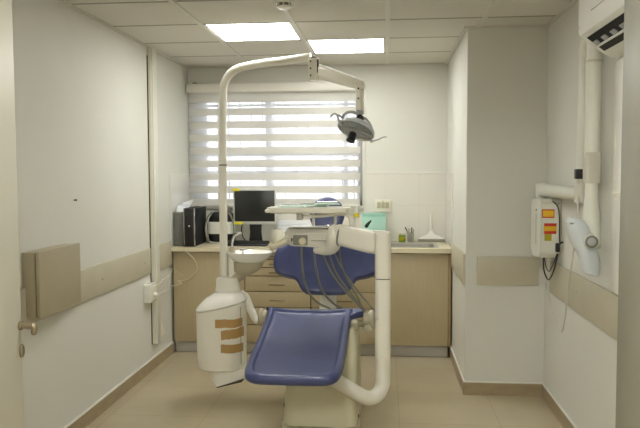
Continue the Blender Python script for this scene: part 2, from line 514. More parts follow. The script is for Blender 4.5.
# ------------------------------------------------------------------ cable duct and sockets on the left wall
d = thing('cable_duct', (XL, 5.2, .2), 'white vertical cable duct running up the left wall to the ceiling', 'cable duct')
finish('duct_base', box(B(), (XL, 5.15, .20), (XL + .03, 5.28, H - .001), .003), M['socket'], d)
finish('duct_lid', box(B(), (XL + .03, 5.155, .20), (XL + .042, 5.21, H - .012), .002), M['xray'], d)
bm = B()
loft(bm, [[(XL, 5.281, z), (XL + .02, 5.281, z), (XL + .02, 5.283 + w, z), (XL, 5.283 + w, z)] for z, w in ((.22, .13), (.25, .12), (.35, .03), (.45, .002))])
finish('duct_foot', bm, M['socket'], d)
finish('duct_gap_shade', box(B(), (XL, 5.143, .2), (XL + .006, 5.15, 2.4)), M['dark'], d)  # dark strip standing in for the shaded gap beside the duct
s = thing('socket_box', (XL + .04, 5.0, .53), 'white socket box mounted on the left wall beside the duct', 'socket box')
finish('socket_body', box(B(), (XL, 4.98, .545), (XL + .05, 5.14, .685), .006), M['white'], s)
finish('socket_cover', box(B(), (XL + .05, 4.995, .56), (XL + .056, 5.125, .67), .002), M['socket'], s)
finish('plug', lathe(B(), [(.018, 0), (.016, .02), (.006, .03)], (XL + .056, 5.06, .60), (1, 0, 0), 14), M['white'], s)
bm = B()
tube(bm, [(XL + .085, 5.06, .60), (XL + .11, 5.2, .61), (XL + .07, 5.4, .60), (XL + .10, 5.60, .60), at(178, 281, 5.63)], .0035, 6)
tube(bm, [at(178, 281, 5.63), at(189, 279, 5.63), at(197, 270, 5.63), at(195, 261, 5.63), at(188, 253, 5.607), at(182, 250, 5.607)], .0035, 6)
tube(bm, [(XL + .06, 5.10, .66), (XL + .10, 5.3, .72), (XL + .09, 5.45, .74), (XL + .12, 5.6, .66)], .003, 6)
finish('cord', bm, M['bone'], s)

# beige box on the left wall
w = thing('wall_cabinet', (XL + .04, 3.48, .80), 'shallow beige metal wall box with a flat cover on the left wall', 'wall box')
finish('body', box(B(), (XL, 3.262, .798), (XL + .068, 3.715, 1.122), .003), M['wallbox'], w)
finish('gap_seam', box(B(), (XL + .068, 3.27, .804), (XL + .074, 3.71, 1.116)), M['dark'], w)
finish('cover', box(B(), (XL + .074, 3.258, .796), (XL + .095, 3.72, 1.126), .004), M['wallbox'], w)

# ------------------------------------------------------------------ base cabinets and countertop
CF, CB, CZ0, CZ1 = 5.65, YB - .012, .098, .862
edges = [XL + .02, -1.163, -.612, -.045, .508]


def cabinet(x0, x1, label, drawers):
    c = thing('base_cabinet', ((x0 + x1) / 2, (CF + CB) / 2, CZ0), label, 'cabinet', 'beige base cabinets')
    bm = B(); q = .018
    for lo, hi in (((x0 + .001, CF + .02, CZ0), (x0 + q, CB, CZ1)), ((x1 - q, CF + .02, CZ0), (x1 - .001, CB, CZ1)), ((x0 + q, CF + .02, CZ0), (x1 - q, CB, CZ0 + q)), ((x0 + q, CB - .008, CZ0 + q), (x1 - q, CB, CZ1)),
                   ((x0 + q, CF + .02, CZ1 - .06), (x1 - q, CF + .038, CZ1))):
        box(bm, lo, hi)
    finish('carcass', bm, M['dark'], c, False)
    if not drawers:
        finish('door', box(B(), (x0 + .003, CF, CZ0 + .004), (x1 - .003, CF + .019, CZ1 - .006), .0015), M['cab'], c)
        return
    for a, b in ((.800, .858), (.733, .796), (.662, .729), (.532, .658), (.400, .528), (.252, .396), (.102, .248)):
        dr = finish('drawer', box(B(), (x0 + .004, CF, a + .0015), (x1 - .004, CF + .019, b - .0015), .0015), M['cab'], c)
        bm = B(); xm = (x0 + x1) / 2; zc = (a + b) / 2 - .002
        for sx in (-1, 1): box(bm, (xm + sx * .052 - .004, CF - .022, zc - .004), (xm + sx * .052 + .004, CF, zc + .004))
        box(bm, (xm - .066, CF - .030, zc - .006), (xm + .066, CF - .021, zc + .006), .003)
        finish('handle', bm, M['handle'], dr)


cabinet(edges[0], edges[1], 'plain-fronted beige base cabinet at the left wall', False)
cabinet(edges[1], edges[2], 'beige base cabinet with a stack of drawers, left of the backrest', True)
cabinet(edges[2], edges[3], 'beige base cabinet with drawers behind the dental chair', True)
cabinet(edges[3], edges[4], 'plain-fronted beige base cabinet under the sink', False)
tag(finish('end_panel', box(B(), (edges[4], CF, CZ0), (edges[4] + .022, CB, CZ1), .001), M['cabedge']), 'narrow brown end panel at the right end of the cabinets', 'panel')
tag(finish('plinth', box(B(), (XL + .02, 5.70, .001), (.51, 5.715, .097), .001), M['kick']), 'brushed grey plinth strip under the base cabinets', 'plinth')

# countertop with a cut-out for the sink
SX0, SX1, SY0, SY1 = -.02, .425, 5.70, 6.10
CT0, CT1 = .864, .900
bm = B()
xa, xb, ya, yb = XL + .011, XP - .011, 5.615, YB - .012
for lo, hi in (((xa, ya, CT0), (xb, SY0, CT1)), ((xa, SY1, CT0), (xb, yb, CT1)), ((xa, SY0, CT0), (SX0, SY1, CT1)), ((SX1, SY0, CT0), (xb, SY1, CT1))):
    box(bm, lo, hi)
tag(finish('countertop', bm, M['counter'], None, False), 'long cream laminate countertop across the back wall', 'countertop')
bm = B()
cx, cy = (SX0 + SX1) / 2, (SY0 + SY1) / 2
wx, wy = SX1 - SX0 - .01, SY1 - SY0 - .01
loft(bm, [[(cx + p[0], cy + p[1], z) for p in rrect(wx + e, wy + e, .05)] for e, z in ((.034, .901), (.034, .904), (.0, .903), (-.02, .895), (-.03, .76), (-.07, .742))], cap=False)
bm.faces.new([bm.verts.new((cx + p[0], cy + p[1], .742)) for p in rrect(wx - .07, wy - .07, .05)])
sk = thing('sink', (cx, cy, .742), 'rectangular steel sink set into the right end of the countertop', 'sink')
finish('basin', bm, M['steel'], sk)
finish('drain', lathe(B(), [(.03, 0), (.03, .003), (.012, .004)], (cx, cy, .743), seg=20), M['chrome'], sk)

# ------------------------------------------------------------------ roller blind
b = thing('zebra_blind', ((XL - .2) / 2, 6.17, 1.2), 'striped cream zebra roller blind hanging over the window', 'blind')
BX0, BX1, BY = XL + .012, -.222, 6.19
finish('cassette', box(B(), (BX0, 6.13, 2.232), (BX1 + .01, YB - .001, 2.315), .012, 3), M['basecap'], b)
finish('cassette_bracket', box(B(), (BX0 + .055, 6.15, 2.315), (BX0 + .09, 6.22, 2.324), .002), M['black'], b)
zt, bm, bands = 2.232, B(), []
tops = [2.148 - .1163 * k for k in range(8)]
prev = 2.235
for k, zz in enumerate(tops):
    box(bm, (BX0 + .012, BY, zz), (BX1, BY + .002, prev), mi=0)
    box(bm, (BX0 + .012, BY + .0005, zz - .053), (BX1, BY + .0012, zz), mi=1)
    prev = zz - .053
box(bm, (BX0 + .012, BY, 1.232), (BX1, BY + .002, prev), mi=0)
finish('fabric', bm, None, b, False, [M['band'], M['sheer']])
finish('bottom_bar', box(B(), (BX0 + .010, BY - .008, 1.212), (BX1 + .002, BY + .010, 1.234), .004), M['basecap'], b)
tube(bmc := B(), [(BX1 - .012, 6.165, 2.23), (BX1 - .012, 6.16, 1.6), (BX1 - .012, 6.165, 1.24)], .0016, 5)
finish('cord', bmc, M['basecap'], b)

# ------------------------------------------------------------------ smoke detector
sd = thing('smoke_detector', (-.558, 3.88, 2.42), 'round white smoke detector on the ceiling', 'smoke detector')
finish('base', lathe(B(), [(.052, 0), (.052, .016), (.050, .018)], (-.558, 3.88, 2.447), seg=32), M['white'], sd)
finish('sensor_ring', lathe(B(), [(.040, 0), (.040, .014)], (-.558, 3.88, 2.433), seg=12), M['greycase'], sd)
bm = lathe(B(), [(.020, 0), (.034, .003), (.044, .010), (.044, .015)], (-.558, 3.88, 2.418), seg=32)
for k in range(8):
    a = k * math.pi / 4
    box(bm, (-.004, .036, 2.432), (.004, .044, 2.448), mtx=Matrix.Translation((-.558, 3.88, 0)) @ Matrix.Rotation(a, 4, 'Z'))
finish('cap', bm, M['white'], sd)

# ------------------------------------------------------------------ dental chair
CXF, CXR = -.475, -.470


def seat_map(u, v, h):
    # v runs 0 (hip end, far) to 1 (foot end, near); h is height over the middle plane
    Y = 4.315 - .915 * v
    z = .640 - .175 * v - .018 * math.sin(math.pi * v)
    nz = Vector((0, -.18, .98))
    x = CXR + (CXF - CXR) * v + u
    return Vector((x, Y, z)) + nz * h


chair = thing('dental_chair', (-.40, 4.25, 0), 'blue upholstered dental chair on a cream pedestal', 'dental chair')
half = [(.270, .0), (.264, .10), (.262, .30), (.260, .55), (.258, .80), (.246, .92), (.212, .985), (.12, 1.0)]
out = [(p[0], p[1]) for p in half] + [(-p[0], p[1]) for p in reversed(half)] + [(-.272, -.005), (-.12, .018), (0, .02), (.12, .018)]
out = smooth_closed(out, 4)
bm = B()
rings = [(.05, -.030), (.018, -.028), (.004, -.015), (0, .0), (.003, .016), (.012, .027), (.026, .031), (.038, .029), (.045, .021), (.055, .017), (.075, .0155), (.15, .013)]
# insets are taken in metres across and as a share of the length along
P = [Vector(p) for p in out]
R = []
for ins, h in rings:
    R.append([seat_map(p.x * (1 - ins / .27), .5 + (p.y - .5) * (1 - ins / .47), h) for p in P])
loft(bm, R)
seat = finish('seat', bm, M['blue'], chair)
seat['label'] = 'blue vinyl seat and leg rest with a raised rim'
# rear corner wing of the seat that reaches the right hub
bm = B()
loft(bm, [[seat_map(x, v, h) for v, h in ((-.005, .022), (-.005, -.018), (w, -.02), (w + .01, .0), (w, .02))] for x, w in ((.22, .20), (.27, .085), (.30, .045), (.33, .03), (.345, .012))])
finish('seat_wing', bm, M['blue'], chair)
bm = B()
R = []
for ins, h in ((.07, -.045), (.055, -.026)):
    R.append([seat_map(p.x * (1 - ins / .27), .5 + (p.y - .5) * (1 - ins / .47), h) for p in P])
loft(bm, R)
finish('seat_pan', bm, M['unitgrey'], chair)


def back_map(u, v, h):
    Y = 4.56 + (v - .62) * .55
    c = -.395 - .02 * (v - .62)
    return Vector((c + u, Y, v)) + Vector((0, -.88, .47)) * (h + .35 * u * u * (1 if h > 0 else .6))


hb = [(.10, .697), (.140, .706), (.170, .732), (.190, .765), (.218, .790), (.275, .800), (.333, .818), (.356, .86), (.354, .925), (.330, .985), (.24, 1.03), (.12, 1.045)]
ob = hb + [(-a, c) for a, c in reversed(hb)]
ob = smooth_closed(ob, 4)
br = [(.03, -.035), (.008, -.030), (0, -.012), (.0, .004), (.008, .020), (.022, .028), (.05, .030), (.10, .026)]
finish('backrest', cushion(B(), ob, br, back_map, (0, .84)), M['blue'], chair)
bc = [(.045, -.060), (.03, -.055), (.018, -.034)]
finish('backrest_shell', cushion(B(), ob, bc, back_map, (0, .84)), M['unitgrey'], chair)
finish('backrest_post', loft(B(), [[(-.385 + sx * .055, y0 + dy, z) for sx, dy in ((-1, -.02), (1, -.02), (1, .02), (-1, .02))] for z, y0 in ((.50, 4.60), (.58, 4.615), (.70, 4.67), (.84, 4.75))]), M['unitgrey'], chair)


def head_map(u, v, h):
    return Vector((-.407 + u, 4.93 + (v - 1.21) * .35, v)) + Vector((0, -.94, .33)) * (h + .6 * u * u)


oh = smooth_closed([(-.006 + .125 * math.cos(a), 1.212 + .126 * math.sin(a)) for a in [math.pi * 2 * k / 16 for k in range(16)]], 3)
finish('headrest', cushion(B(), oh, [(.03, -.03), (.006, -.022), (0, 0), (.01, .018), (.03, .026), (.06, .028)], head_map, (0, 1.212)), M['blue'], chair)
finish('headrest_stem', box(B(), (-.425, 4.86, .98), (-.385, 4.875, 1.15), .004, mtx=None), M['chrome'], chair)
# pedestal: a moulded shell narrowing towards the seat
bm = B()
R = []
for z, hx, y0, y1, cx_ in ((0.062, .216, 3.875, 4.66, -.373), (.30, .206, 3.895, 4.64, -.370), (.40, .203, 3.91, 4.62, -.366), (.46, .200, 3.95, 4.60, -.364), (.52, .193, 4.02, 4.56, -.364), (.575, .170, 4.08, 4.52, -.365)):
    R.append([(cx_ + p[0], (y0 + y1) / 2 + p[1], z) for p in rrect(2 * hx, y1 - y0, .07, 6)])
loft(bm, R)
finish('pedestal', bm, M['olive'], chair)
finish('base_plate', loft(B(), [[(-.373 + p[0], 4.268 + p[1], z) for p in rrect(.446, .81, .075, 6)] for z in (0.001, .056)]), M['olive'], chair)
for x, y, z in ((-.596, 4.02, .075), (-.596, 4.02, .135), (-.154, 4.04, .075)):
    finish('bolt', lathe(B(), [(.011, 0), (.011, .012), (.005, .015)], (x + (.012 if x < -.3 else -.012), y, z), (-1 if x < -.3 else 1, 0, 0), 10), M['black'], chair)
finish('seat_bracket', box(B(), (-.225, 4.20, .54), (-.160, 4.32, .61), .02, 3), M['hub'], chair)
finish('seat_bracket', box(B(), (-.74, 4.2, .52), (-.70, 4.33, .60), .01, 3), M['unit'], chair)
for sx, x0, w in ((1, -.135, .075), (-1, -.74, .055)):
    z, y = (.600, 4.30)
    h = finish('pivot_hub', lathe(B(), [(.040, 0), (.046, .006), (.046, w * .50), (.056, w * .54), (.058, w * .8), (.050, w * .96), (.03, w)], (x0, y, z), (sx, 0, 0), 28), M['hub'], chair)
    finish('hub_cap', lathe(B(), [(.028, 0), (.024, .004), (.01, .005)], (x0 + sx * w, y, z), (sx, 0, 0), 20), M['hub'], h)
finish('pivot_rod', tube(B(), [(-.745, 4.30, .60), (-.14, 4.30, .575)], .02, 12, False), M['hub'], chair)
finish('adjusting_knob', lathe(B(), [(.026, 0), (.030, .01), (.026, .035), (.014, .04)], (-.108, 4.28, .548), (0, -1, 0), 20), M['hub'], chair)

# ------------------------------------------------------------------ spittoon unit
sp_ = thing('spittoon_unit', (-1.09, 4.5, .11), 'cream spittoon cabinet with brown tape strips and a rinsing bowl, left of the chair', 'dental unit')
TX, TY = -1.088, 4.52


def ell(rx, ry, z, sh=0.0, cx=TX, cy=TY, n=40, sq=2.4):
    o = []
    for i in range(n):
        a = 2 * math.pi * i / n
        c, s_ = math.cos(a), math.sin(a)
        x = rx * math.copysign(abs(c) ** (2 / sq), c); y = ry * math.copysign(abs(s_) ** (2 / sq), s_)
        o.append(Vector((cx + x, cy + y, z + sh * x)))
    return o


body = finish('body', loft(B(), [ell(.145, .13, .215), ell(.157, .142, .222), ell(.161, .146, .24), ell(.165, .150, .45), ell(.166, .150, .60, .12), ell(.166, .150, .628, .22)]), M['unit'], sp_)
finish('lid', loft(B(), [ell(.168, .153, .632, .22), ell(.170, .155, .640, .22), ell(.162, .148, .654, .22), ell(.145, .134, .676, .20, TX + .006), ell(.118, .11, .700, .14, TX + .016), ell(.075, .07, .720, .02, TX + .03)]), M['white'], sp_)
sx_ = TX + .157
finish('seam', box(B(), (TX + .1475, TY - .096, .26), (TX + .1495, TY - .088, .64)), M['hose'], body)
# tapes follow the curved front
for k, (z0, z1, x0, x1) in enumerate(((.513, .568, -.008, .156), (.432, .492, .030, .161), (.347, .402, .028, .158))):
    o = []
    bm = B(); rr = []
    for i in range(9):
        t = i / 8; xx = x0 + (x1 - x0) * t
        yy = .1505 * (1 - min(1, abs(xx / .1665)) ** 2.4) ** (1 / 2.4) + .0015
        dz = (.010 * t if k == 1 else -.004 * t) + random.uniform(-.001, .001)
        dz += random.uniform(-.0025, .0025)
        rr.append([(TX + xx, TY - yy, z0 + dz), (TX + xx, TY - yy - .0012, z0 + dz), (TX + xx, TY - yy - .0012, z1 + dz + (.004 if k == 1 else 0) * t), (TX + xx, TY - yy, z1 + dz)])
    loft(bm, rr)
    tp = finish('tape', bm, M['tape'], sp_)
    tp['label'] = ('topmost brown tape strip', 'middle wrinkled brown tape strip', 'lowest brown tape strip')[k]
# mounting foot that links the cabinet to the chair
bm = B()
loft(bm, [[(x, y0, z0), (x, y0 + .12, z0 + .01), (x, y0 + .12, z1), (x, y0, z1)] for x, y0, z0, z1 in ((-1.145, 4.44, .175, .222), (-1.135, 4.42, .15, .222), (-1.10, 4.40, .113, .222), (-1.09, 4.40, .115, .222), (-.93, 4.44, .160, .224), (-.84, 4.46, .18, .30), (-.60, 4.46, .22, .34))])
finish('foot_arm', bm, M['unit'], sp_)
finish('foot_underside', loft(B(), [[(x, 4.401, z0), (x, 4.50, z0), (x, 4.50, z0 + .008), (x, 4.401, z0 + .008)] for x, z0 in ((-1.10, .105), (-.93, .150))]), M['dark'], sp_)  # thin dark sheet along the underside of the foot arm
# collar on the lid
bm = B()
loft(bm, [[(-1.060 + p[0], 4.59 + p[1], z) for p in rrect(w, .11, .035)] for z, w in ((.705, .165), (.73, .160), (.76, .150), (.795, .150), (.808, .138), (.814, .11))])
finish('collar', bm, M['unit'], sp_)
finish('cup_column', lathe(B(), [(.027, 0), (.027, .155), (.024, .16)], (-1.030, 4.60, .80), seg=24), M['unit'], sp_)
nz_ = finish('nozzle', lathe(B(), [(.021, 0), (.021, .04), (.016, .052), (.009, .056)], (-1.030, 4.60, .96), seg=20), M['hub'], sp_)
finish('spout', tube(B(), [(-1.030, 4.60, 1.01), at(232.5, 243, 4.6), at(234.5, 237, 4.6), at(238.5, 233.3, 4.58), at(241, 233, 4.57)], .007, 10, dome=True), M['bezel'], nz_)
# bowl: oval, with a lip, on its own support column
bx, by, bz = -.905, 4.60, .978
bm = B()
prof = [(.155, .0), (.158, .004), (.154, .007), (.142, .003), (.12, -.020), (.06, -.042), (.012, -.046)]
loft(bm, [ell(r, r * .80, bz + h, 0, bx - .004, by, 40, 2.0) for r, h in ((.04, -.080), (.08, -.072), (.115, -.050), (.142, -.024), (.153, -.008))] + [ell(r, r * .80, bz + h, 0, bx - .004, by, 40, 2.0) for r, h in prof])
finish('bowl', bm, M['white'], sp_)
finish('bowl_support', lathe(B(), [(.034, 0), (.040, .02), (.040, .085), (.034, .10)], (-.985, 4.61, .82), seg=28), M['unit'], sp_)
bm = B()
tube(bm, [(-1.04, 4.60, .785), (-1.00, 4.60, .808), (-.955, 4.60, .838)], [.036, .036, .032], 18, dome=True)
loft(bm, [[Vector((x + rx * math.cos(a), 4.60 + rx * .75 * math.sin(a), z)) for a in [math.pi * 2 * k / 28 for k in range(28)]] for x, rx, z in ((-.960, .035, .818), (-.950, .060, .836), (-.935, .085, .858), (-.922, .098, .885), (-.915, .104, .915))])
finish('support_arm', bm, M['hub'], sp_)['label'] = 'grey moulded support under the bowl'
bm = B()
tube(bm, [at(243, 256, 4.66), at(243, 251.5, 4.66)], .006, 10, False); tube(bm, [at(240.5, 250, 4.66), at(245.5, 249.5, 4.66)], .006, 10, False, dome=True)
finish('bowl_tap', bm, M['chrome'], sp_)
bm = B()
tube(bm, [(-.96, 4.585, .70), (-.93, 4.56, .67), (-.865, 4.47, .58), (-.83, 4.40, .555)], [.026, .036, .032, .022], 14, dome=True, flat=.6)
finish('link_arm', bm, M['unit'], sp_)

# ------------------------------------------------------------------ operating light on its pole
lt = thing('operating_light', (-1.086, 4.60, .80), 'dental operating light hanging from a tall bent cream pole', 'dental lamp')
bm = B()
pp = [(-1.090, 4.60, .817), (-1.088, 4.60, 1.2), (-1.086, 4.60, 1.8)] + [at(*q) for q in ((223, 95, 4.60), (224, 85.5, 4.60), (228.2, 76, 4.597), (236, 69.5, 4.59), (248, 66, 4.58), (266, 63, 4.56), (290, 60, 4.53), (311, 56.8, 4.51))]
tube(bm, pp, .0265, 20)
finish('pole', bm, M['unit'], lt)
finish('pole_ring', lathe(B(), [(.0275, 0), (.0275, .007)], (-1.087, 4.60, 1.563), seg=24), M['dark'], lt)
j = finish('joint_block', box(B(), (-.492, 4.47, 2.105), (-.428, 4.545, 2.248), .008, 3), M['unit'], lt)
finish('joint_cap', lathe(B(), [(.022, 0), (.022, .006), (.016, .010)], (-.462, 4.508, 2.248), seg=20), M['black'], j)
for k in range(3):
    finish('screw', lathe(B(), [(.006, 0), (.005, .003)], (-.478, 4.47, 2.135 + k * .045), (0, -1, 0), 8), M['dark'], j)
bm = B()


def arm_ring(c, w, h, n=5):
    return [Vector((c[0] + p[0] * .3, c[1] + p[0], c[2] + p[1])) for p in rrect(w, h, min(w, h) * .42, n)]


A0, A1 = Vector((-.424, 4.50, 2.162)), Vector((-.135, 4.30, 2.044))
loft(bm, [arm_ring(A0 + (A1 - A0) * t, w, h) for t, w, h in ((0, .066, .088), (.02, .070, .096), (.3, .070, .088), (.7, .066, .076), (.93, .062, .064), (.99, .052, .054), (1.01, .03, .030))])
finish('spring_arm', bm, M['unit'], lt)
finish('arm_gap', box(B(), (-.436, 4.462, 2.15), (-.424, 4.47, 2.235)), M['black'], lt)
lk = finish('drop_link', box(B(), (-.182, 4.285, 1.895), (-.146, 4.325, 2.045), .006, 3), M['unit'], lt)
for zz in (2.025, 1.965):
    finish('screw', lathe(B(), [(.006, 0), (.005, .003)], (-.165, 4.285, zz), (0, -1, 0), 8), M['black'], lk)
finish('drop_post', tube(B(), [(-.146, 4.32, 2.04), (-.142, 4.325, 1.87)], .012, 12, False), M['unit'], lt)
finish('link_collar', lathe(B(), [(.020, 0), (.020, .026), (.014, .03)], (-.160, 4.305, 1.866), seg=20), M['lampgrey'], lt)
# head: a dished shell with a clear front, dark bulb housing, carrying arcs and two handles
LC = at(356.2, 129.5, 4.25)
n_ = Vector((-.30, -.42, -.86)).normalized()
hd = finish('reflector_shell', lathe(B(), [(.010, -.052), (.05, -.046), (.085, -.032), (.108, -.012), (.117, .004), (.117, .010), (.110, .010), (.10, -.006), (.06, -.032), (.012, -.04)], LC, n_, 40), M['xhead'], lt)
finish('front_shield', lathe(B(), [(.112, .006), (.113, .010), (.09, .020), (.05, .028), (.01, .030)], LC, n_, 40), M['lens'], lt)
finish('reflector_dish', lathe(B(), [(.109, .009), (.10, -.003), (.08, -.018), (.05, -.030), (.012, -.037)], LC, n_, 40, cap=False), M['mirror'], lt)
finish('bulb_housing', lathe(B(), [(.022, .028), (.024, .035), (.024, .060), (.027, .062), (.027, .082), (.020, .086), (.008, .084)], LC + Vector((-.01, 0, 0)), n_, 24), M['black'], lt)
finish('pivot_knob', lathe(B(), [(.020, 0), (.024, .006), (.024, .028), (.016, .032)], at(361, 119, 4.30), (-.3, -1, .1), 20), M['black'], lt)
finish('loop_arm', tube(B(), [at(343.5, 122, 4.26), at(342.8, 117.5, 4.25), at(345.5, 113.2, 4.24), at(350.5, 111.7, 4.25), at(355.5, 113, 4.27), at(358.5, 117, 4.29)], .008, 10, flat=.7), M['lampgrey'], lt)
finish('yoke_arm', tube(B(), [at(361.5, 117, 4.29), at(366.5, 119.5, 4.27), at(370.5, 125, 4.26), at(373.2, 132.5, 4.25), at(373.0, 137.5, 4.25)], .008, 10, flat=.7), M['lampgrey'], lt)
finish('handle', tube(B(), [at(341, 125, 4.2), at(338.5, 119.5, 4.19), at(337, 115.2, 4.18), at(334, 113.8, 4.18), at(330.8, 116.5, 4.18)], [.008, .007, .0065, .006, .006], 10, dome=True), M['lampgrey'], lt)
finish('handle', tube(B(), [at(371.5, 141.5, 4.27), at(374, 140.6, 4.27), at(378.5, 139.3, 4.27), at(382.5, 137.3, 4.27), at(386, 136.8, 4.27)], [.009, .006, .005, .0045, .004], 10, dome=True), M['lampgrey'], lt)
finish('handle', tube(B(), [at(343, 118, 4.24), at(340, 116.0, 4.20), at(337.5, 115.0, 4.18)], .006, 10), M['lampgrey'], lt)

# ------------------------------------------------------------------ delivery unit on its arm
du = thing('delivery_unit', (-.013, 4.0, .2), 'cream instrument delivery unit on a bent tubular arm, in front of the backrest', 'dental unit')


def ring_box(c, w, d_, r, n=5):
    return [Vector((c[0] + p[0], c[1] + p[1], c[2])) for p in rrect(w, d_, r, n)]


bm = B()
loft(bm, [ring_box((-.013, 4.0, z), w, w, .030) for z, w in ((.905, .092), (1.10, .093), (1.15, .092), (1.166, .086), (1.174, .070))])
finish('upper_post', bm, M['unit'], du)
finish('post_joint', loft(B(), [ring_box((-.013, 4.0, z), .084, .084, .028) for z in (.8995, .905)]), M['dark'], du)
bm = B()
loft(bm, [ring_box((-.013, 4.0, z), w, w, .030) for z, w in ((.44, .088), (.895, .091), (.8995, .090))])
tube(bm, [(-.013, 4.0, .46), (-.013, 4.0, .40), (-.013, 4.0, .34)] + [at(*q) for q in ((382.6, 384, 3.995), (379.5, 392, 3.98), (373.5, 397.3, 3.96), (366, 397.8, 3.93), (357, 393.3, 3.895), (346, 386.5, 3.865), (334, 379.5, 3.85), (322, 373, 3.87))], [.0445, .044, .043, .042, .042], 22)
finish('lower_post', bm, M['unit'], du)
finish('screw', lathe(B(), [(.009, 0), (.007, .003)], (-.048, 3.954, .675), (0, -1, 0), 12), M['bone'], du)
# horizontal arm, deeper at the post
bm = B()
E0, E1 = Vector((-.275, 4.055, 1.142)), Vector((-.045, 3.985, 1.108))
dd = (E1 - E0).normalized(); side = dd.cross(Vector((0, 0, 1))).normalized()
loft(bm, [[E0 + (E1 - E0) * t + side * p[0] + Vector((0, 0, p[1] + up)) for p in rrect(w, h, .032)] for t, w, h, up in ((-.06, .07, .07, .008), (-.03, .095, .108, .010), (.02, .10, .122, .008), (.3, .10, .124, .004), (.8, .10, .132, 0), (.98, .096, .125, 0), (1.0, .08, .10, 0))])
finish('horizontal_arm', bm, M['unit'], du)
finish('arm_cap', loft(B(), [ring_box((-.038, 4.0, z), .07, .075, .02) for z in (1.14, 1.172, 1.178)]), M['unit'], du)
bm = B()
tube(bm, [at(334.5, 231, 4.05), at(334, 237, 4.05), at(333.5, 243, 4.06), at(331, 247.5, 4.08), at(325, 250, 4.11), at(317, 250, 4.15)], [.040, .046, .046, .042, .032, .024], 20, dome=True)
finish('elbow', bm, M['unit'], du)
finish('elbow_band', lathe(B(), [(.0655, 0), (.0655, .006)], (-.262, 4.052, 1.143), (.95, -.29, -.14), 24), M['hose'], du)
lv = finish('lever', tube(B(), [at(366.5, 226, 3.97), at(368, 224, 3.97), at(370.7, 221, 3.97)], [.011, .009, .005], 10, dome=True), M['black'], du)
# control head
ux0, ux1, uy0, uy1 = -.585, -.30, 4.11, 4.30
bm = B()
loft(bm, [[(x, uy0 + dy0, z0), (x, uy1, z0), (x, uy1, z1 + .022), (x, uy0 + dy1 + .05, z1 + .012), (x, uy0 + dy1, z1 - .012)] for x, dy0, dy1, z0, z1 in ((-.610, .05, .06, 1.128, 1.150), (-.590, .012, .03, 1.094, 1.158), (-.565, .0, .01, 1.074, 1.160), (-.44, 0, .008, 1.068, 1.160), (-.38, .0, .008, 1.064, 1.160), (-.29, .01, .02, 1.062, 1.156), (-.27, .03, .04, 1.075, 1.15))])
bmesh.ops.bevel(bm, geom=list(bm.edges), offset=.006, segments=2, affect='EDGES')
hd2 = finish('control_head', bm, M['unitgrey'], du)
finish('head_top', loft(B(), [[(x, uy0 + .03 + e, z), (x, uy1 - .02, z), (x, uy1 - .02, z + .007), (x, uy0 + .03 + e, z + .007)] for x, e, z in ((-.59, .04, 1.176), (-.56, .03, 1.180), (-.30, .03, 1.180))]), M['white'], du)
finish('head_recess', box(B(), (-.548, 4.106, 1.080), (-.462, 4.118, 1.140), .004), M['hose'], hd2)
finish('head_knob', lathe(B(), [(.022, 0), (.022, .012), (.016, .016)], (-.492, 4.106, 1.104), (0, -1, 0), 20), M['bone'], hd2)
finish('head_button', box(B(), (-.560, 4.104, 1.102), (-.553, 4.118, 1.122), .002), M['black'], hd2)
finish('head_seam', box(B(), (-.440, 4.106, 1.106), (-.29, 4.116, 1.109)), M['hose'], hd2)
finish('handpiece', tube(B(), [at(288.5, 240.0, 4.13), at(285, 241.5, 4.12), at(278, 244.8, 4.11), at(272, 247.8, 4.10)], [.022, .023, .018, .016], 16, dome=True), M['bone'], du)
finish('handpiece_rest', box(B(), (-.60, 4.10, 1.098), (-.575, 4.20, 1.135), .008), M['unitgrey'], du)
hz = [[(301.5, 246, 4.16), (301.8, 258, 4.17), (302.8, 272, 4.18), (306, 286, 4.22), (312, 297, 4.27), (320, 304, 4.33), (330, 308.5, 4.38)],
      [(314.6, 249, 4.16), (315.2, 262, 4.17), (317.5, 276, 4.19), (321, 288, 4.22), (327, 297, 4.28), (335, 304.5, 4.34), (345, 309.5, 4.38)],
      [(322.6, 253, 4.17), (327, 264, 4.18), (333, 275, 4.19), (341, 286, 4.21), (350, 296, 4.23), (358, 304, 4.25), (364.5, 312, 4.27)],
      [(329.5, 254, 4.18), (332.5, 264, 4.20), (337, 274, 4.21), (345, 285.5, 4.23), (353, 296, 4.25), (360, 304, 4.27), (365.5, 312, 4.28)],
      [(335, 254, 4.18), (340.5, 266, 4.19), (348, 278, 4.19), (355.5, 288, 4.19), (362.5, 297, 4.2), (369, 304, 4.2), (375, 311, 4.2)],
      [(339.5, 250, 4.19), (340.5, 260, 4.21), (343, 270, 4.23), (348, 281, 4.25), (354, 291, 4.27), (358.5, 299, 4.28), (361, 306, 4.29)]]
for k, h in enumerate(hz):
    finish('hose', tube(B(), [at(*p) for p in h], .0068 if k < 3 else .0056, 10), M['hose'], du)
